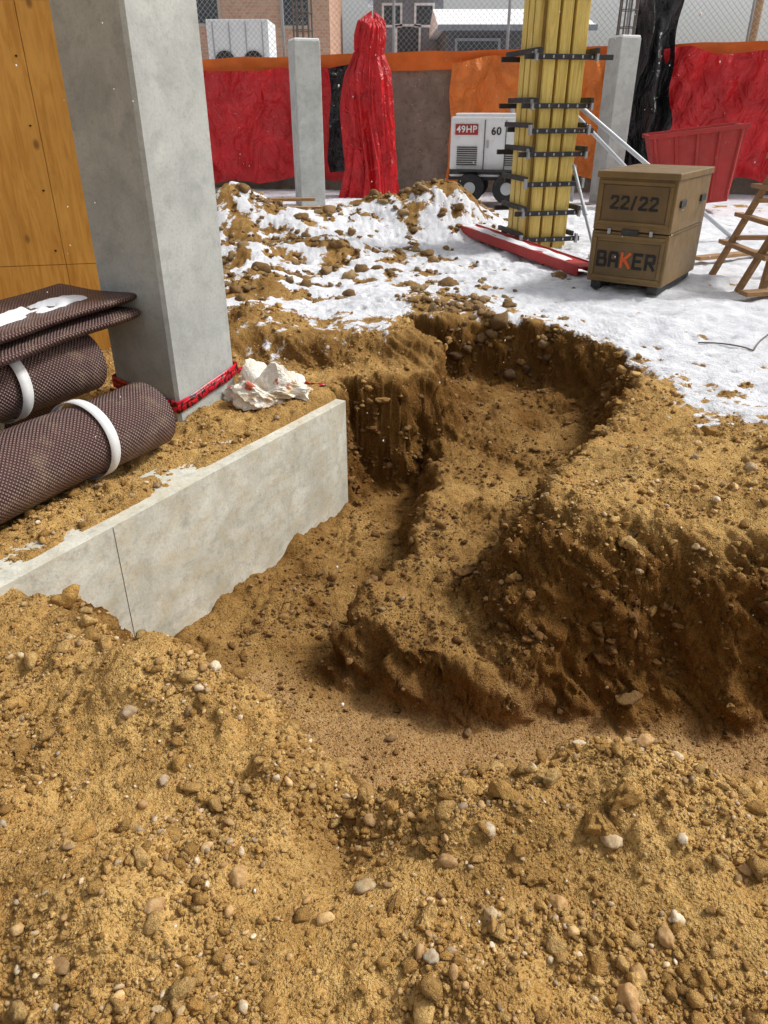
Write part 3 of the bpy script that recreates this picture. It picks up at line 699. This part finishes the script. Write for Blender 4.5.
gs.bump(gs.noise(160,3,.7,cs),.5,.004); gs.set(gs.mix(gs.ramp(gs.noise(70,4,.75,cs),[(.38,.8),(.62,0)]),ca,gs.mix(1,ca,(.66,.47,.27),'MULTIPLY')),.88)
gc=NT('clod_surface'); cs=gc.coord(); ca=gc.attr('col','Color')
gc.bump(gc.noise(120,3,.8,cs),1.0,.014); gc.set(gc.mix(gc.ramp(gc.noise(70,4,.8,cs),[(.35,.7),(.6,0)]),ca,gc.mix(1,ca,(.5,.40,.29),'MULTIPLY')),.97)
def pal(cols,jit=.12):
    cols=np.array(cols)
    def f(n,pos):
        c=cols[RS.randint(0,len(cols),n)]*(1+jit*RS.randn(n,1))
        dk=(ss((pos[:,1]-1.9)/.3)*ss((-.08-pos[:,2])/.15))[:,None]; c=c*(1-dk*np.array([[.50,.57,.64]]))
        return np.concatenate([np.clip(c,0.01,.85),np.ones((n,1))],1)
    return f
soilp=pal([(.54,.31,.085),(.62,.375,.12),(.45,.25,.065),(.68,.44,.16)])
stonep=pal([(.56,.41,.22),(.60,.48,.30),(.46,.30,.14),(.42,.33,.22),(.70,.61,.45),(.50,.33,.15),(.36,.25,.13),(.62,.43,.20)])
def sizes(n,lo,hi,p=2.6): 
    u=RS.rand(n); return lo*(1-u*(1-(lo/hi)**p))**(-1/p)
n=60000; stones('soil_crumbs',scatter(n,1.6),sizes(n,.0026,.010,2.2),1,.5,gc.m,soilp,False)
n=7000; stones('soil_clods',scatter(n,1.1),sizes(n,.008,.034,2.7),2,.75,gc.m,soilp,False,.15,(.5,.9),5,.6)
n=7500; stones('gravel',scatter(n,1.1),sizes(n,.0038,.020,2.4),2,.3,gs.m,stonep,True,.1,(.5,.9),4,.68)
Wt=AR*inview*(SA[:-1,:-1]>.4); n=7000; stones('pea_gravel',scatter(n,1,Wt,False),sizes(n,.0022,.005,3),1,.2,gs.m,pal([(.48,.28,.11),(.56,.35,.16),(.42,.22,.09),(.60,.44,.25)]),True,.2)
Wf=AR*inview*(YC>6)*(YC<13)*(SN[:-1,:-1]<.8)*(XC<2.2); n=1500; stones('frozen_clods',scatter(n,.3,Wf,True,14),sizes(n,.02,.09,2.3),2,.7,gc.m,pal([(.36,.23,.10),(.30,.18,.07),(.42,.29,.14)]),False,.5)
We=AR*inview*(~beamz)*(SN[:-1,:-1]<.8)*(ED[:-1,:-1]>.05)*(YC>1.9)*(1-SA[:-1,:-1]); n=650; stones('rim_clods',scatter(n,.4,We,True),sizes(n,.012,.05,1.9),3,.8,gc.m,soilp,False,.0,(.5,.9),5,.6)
bigs=np.array([(-.50,1.00),(-.60,1.42),(.03,2.30),(1.52,3.3),(1.75,3.2),(1.62,3.05),(.40,1.06),(.24,1.02),(-.34,1.12),(.62,.98),(.10,.90),(.55,1.2),(.78,2.45),(.36,2.35),(-.9,3.1),(-1.1,3.2),(-.62,4.0),
   (.85,1.12),(.5,.86),(-.05,1.12),(1.35,2.75),(1.1,2.7),(-.3,1.9),(1.25,3.6),(.3,3.3),(-.75,1.62),(.15,1.16),(.7,1.45),(-.05,3.0),(.66,1.02)])
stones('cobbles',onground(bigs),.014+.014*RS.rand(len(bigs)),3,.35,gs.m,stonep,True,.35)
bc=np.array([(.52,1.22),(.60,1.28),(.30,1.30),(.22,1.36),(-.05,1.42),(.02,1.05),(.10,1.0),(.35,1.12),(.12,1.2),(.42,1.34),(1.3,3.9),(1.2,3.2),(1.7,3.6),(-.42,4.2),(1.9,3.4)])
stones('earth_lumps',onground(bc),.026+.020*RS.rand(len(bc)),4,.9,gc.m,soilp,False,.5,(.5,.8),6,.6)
n=520; yy=.9+RS.rand(n)**.7*12; xx=(RS.rand(n)*2-1)*(yy*.6+.3); zz=RS.rand(n)*3-.3
tz=terrain(xx,yy)[0]; ok=zz>tz+.05; xx,yy,zz=xx[ok],yy[ok],zz[ok]
V,F=ico(1); nn=len(xx); r=(.0014+.002*RS.rand(nn))[:,None,None]
P=V[None]*r*np.array([1,1,1.5])+np.stack([xx,yy,zz],-1)[:,None,:]
make_mesh('falling_snow',P.reshape(-1,3),(F[None]+(np.arange(nn)*len(V))[:,None,None]).reshape(-1,3),[M_snow],True)

# ------------------------------------------------------------------ light, sky, camera
w=bpy.data.worlds.new('World'); scene.world=w; w.use_nodes=True; nt=w.node_tree
sky=nt.nodes.new('ShaderNodeTexSky'); sky.sky_type='NISHITA'; sky.sun_disc=False; sky.sun_elevation=R(50); sky.sun_rotation=R(78); sky.dust_density=4; sky.air_density=1.2
hs=nt.nodes.new('ShaderNodeHueSaturation'); hs.inputs['Saturation'].default_value=.18; nt.links.new(sky.outputs[0],hs.inputs['Color'])
nt.links.new(hs.outputs[0],nt.nodes['Background'].inputs[0]); nt.nodes['Background'].inputs[1].default_value=.135
sl=bpy.data.lights.new('sun','SUN'); sl.energy=2.6; sl.angle=R(10); sl.color=(1,.98,.95)
so=bpy.data.objects.new('sun',sl); scene.collection.objects.link(so)
az=R(78); el=R(50); dirv=Vector((math.sin(az)*math.cos(el),math.cos(az)*math.cos(el),math.sin(el)))
so.rotation_euler=dirv.to_track_quat('Z','Y').to_euler()
cam=bpy.data.cameras.new('camera'); cam.sensor_fit='VERTICAL'; cam.sensor_height=36; cam.lens=26; cam.clip_end=1000; cam.clip_start=.05
co_=bpy.data.objects.new('camera',cam); co_.location=(0,0,1.6); co_.rotation_euler=(R(90-28.6),0,0); scene.collection.objects.link(co_); scene.camera=co_
scene.view_settings.view_transform='Standard'; scene.view_settings.look='None'; scene.view_settings.exposure=0
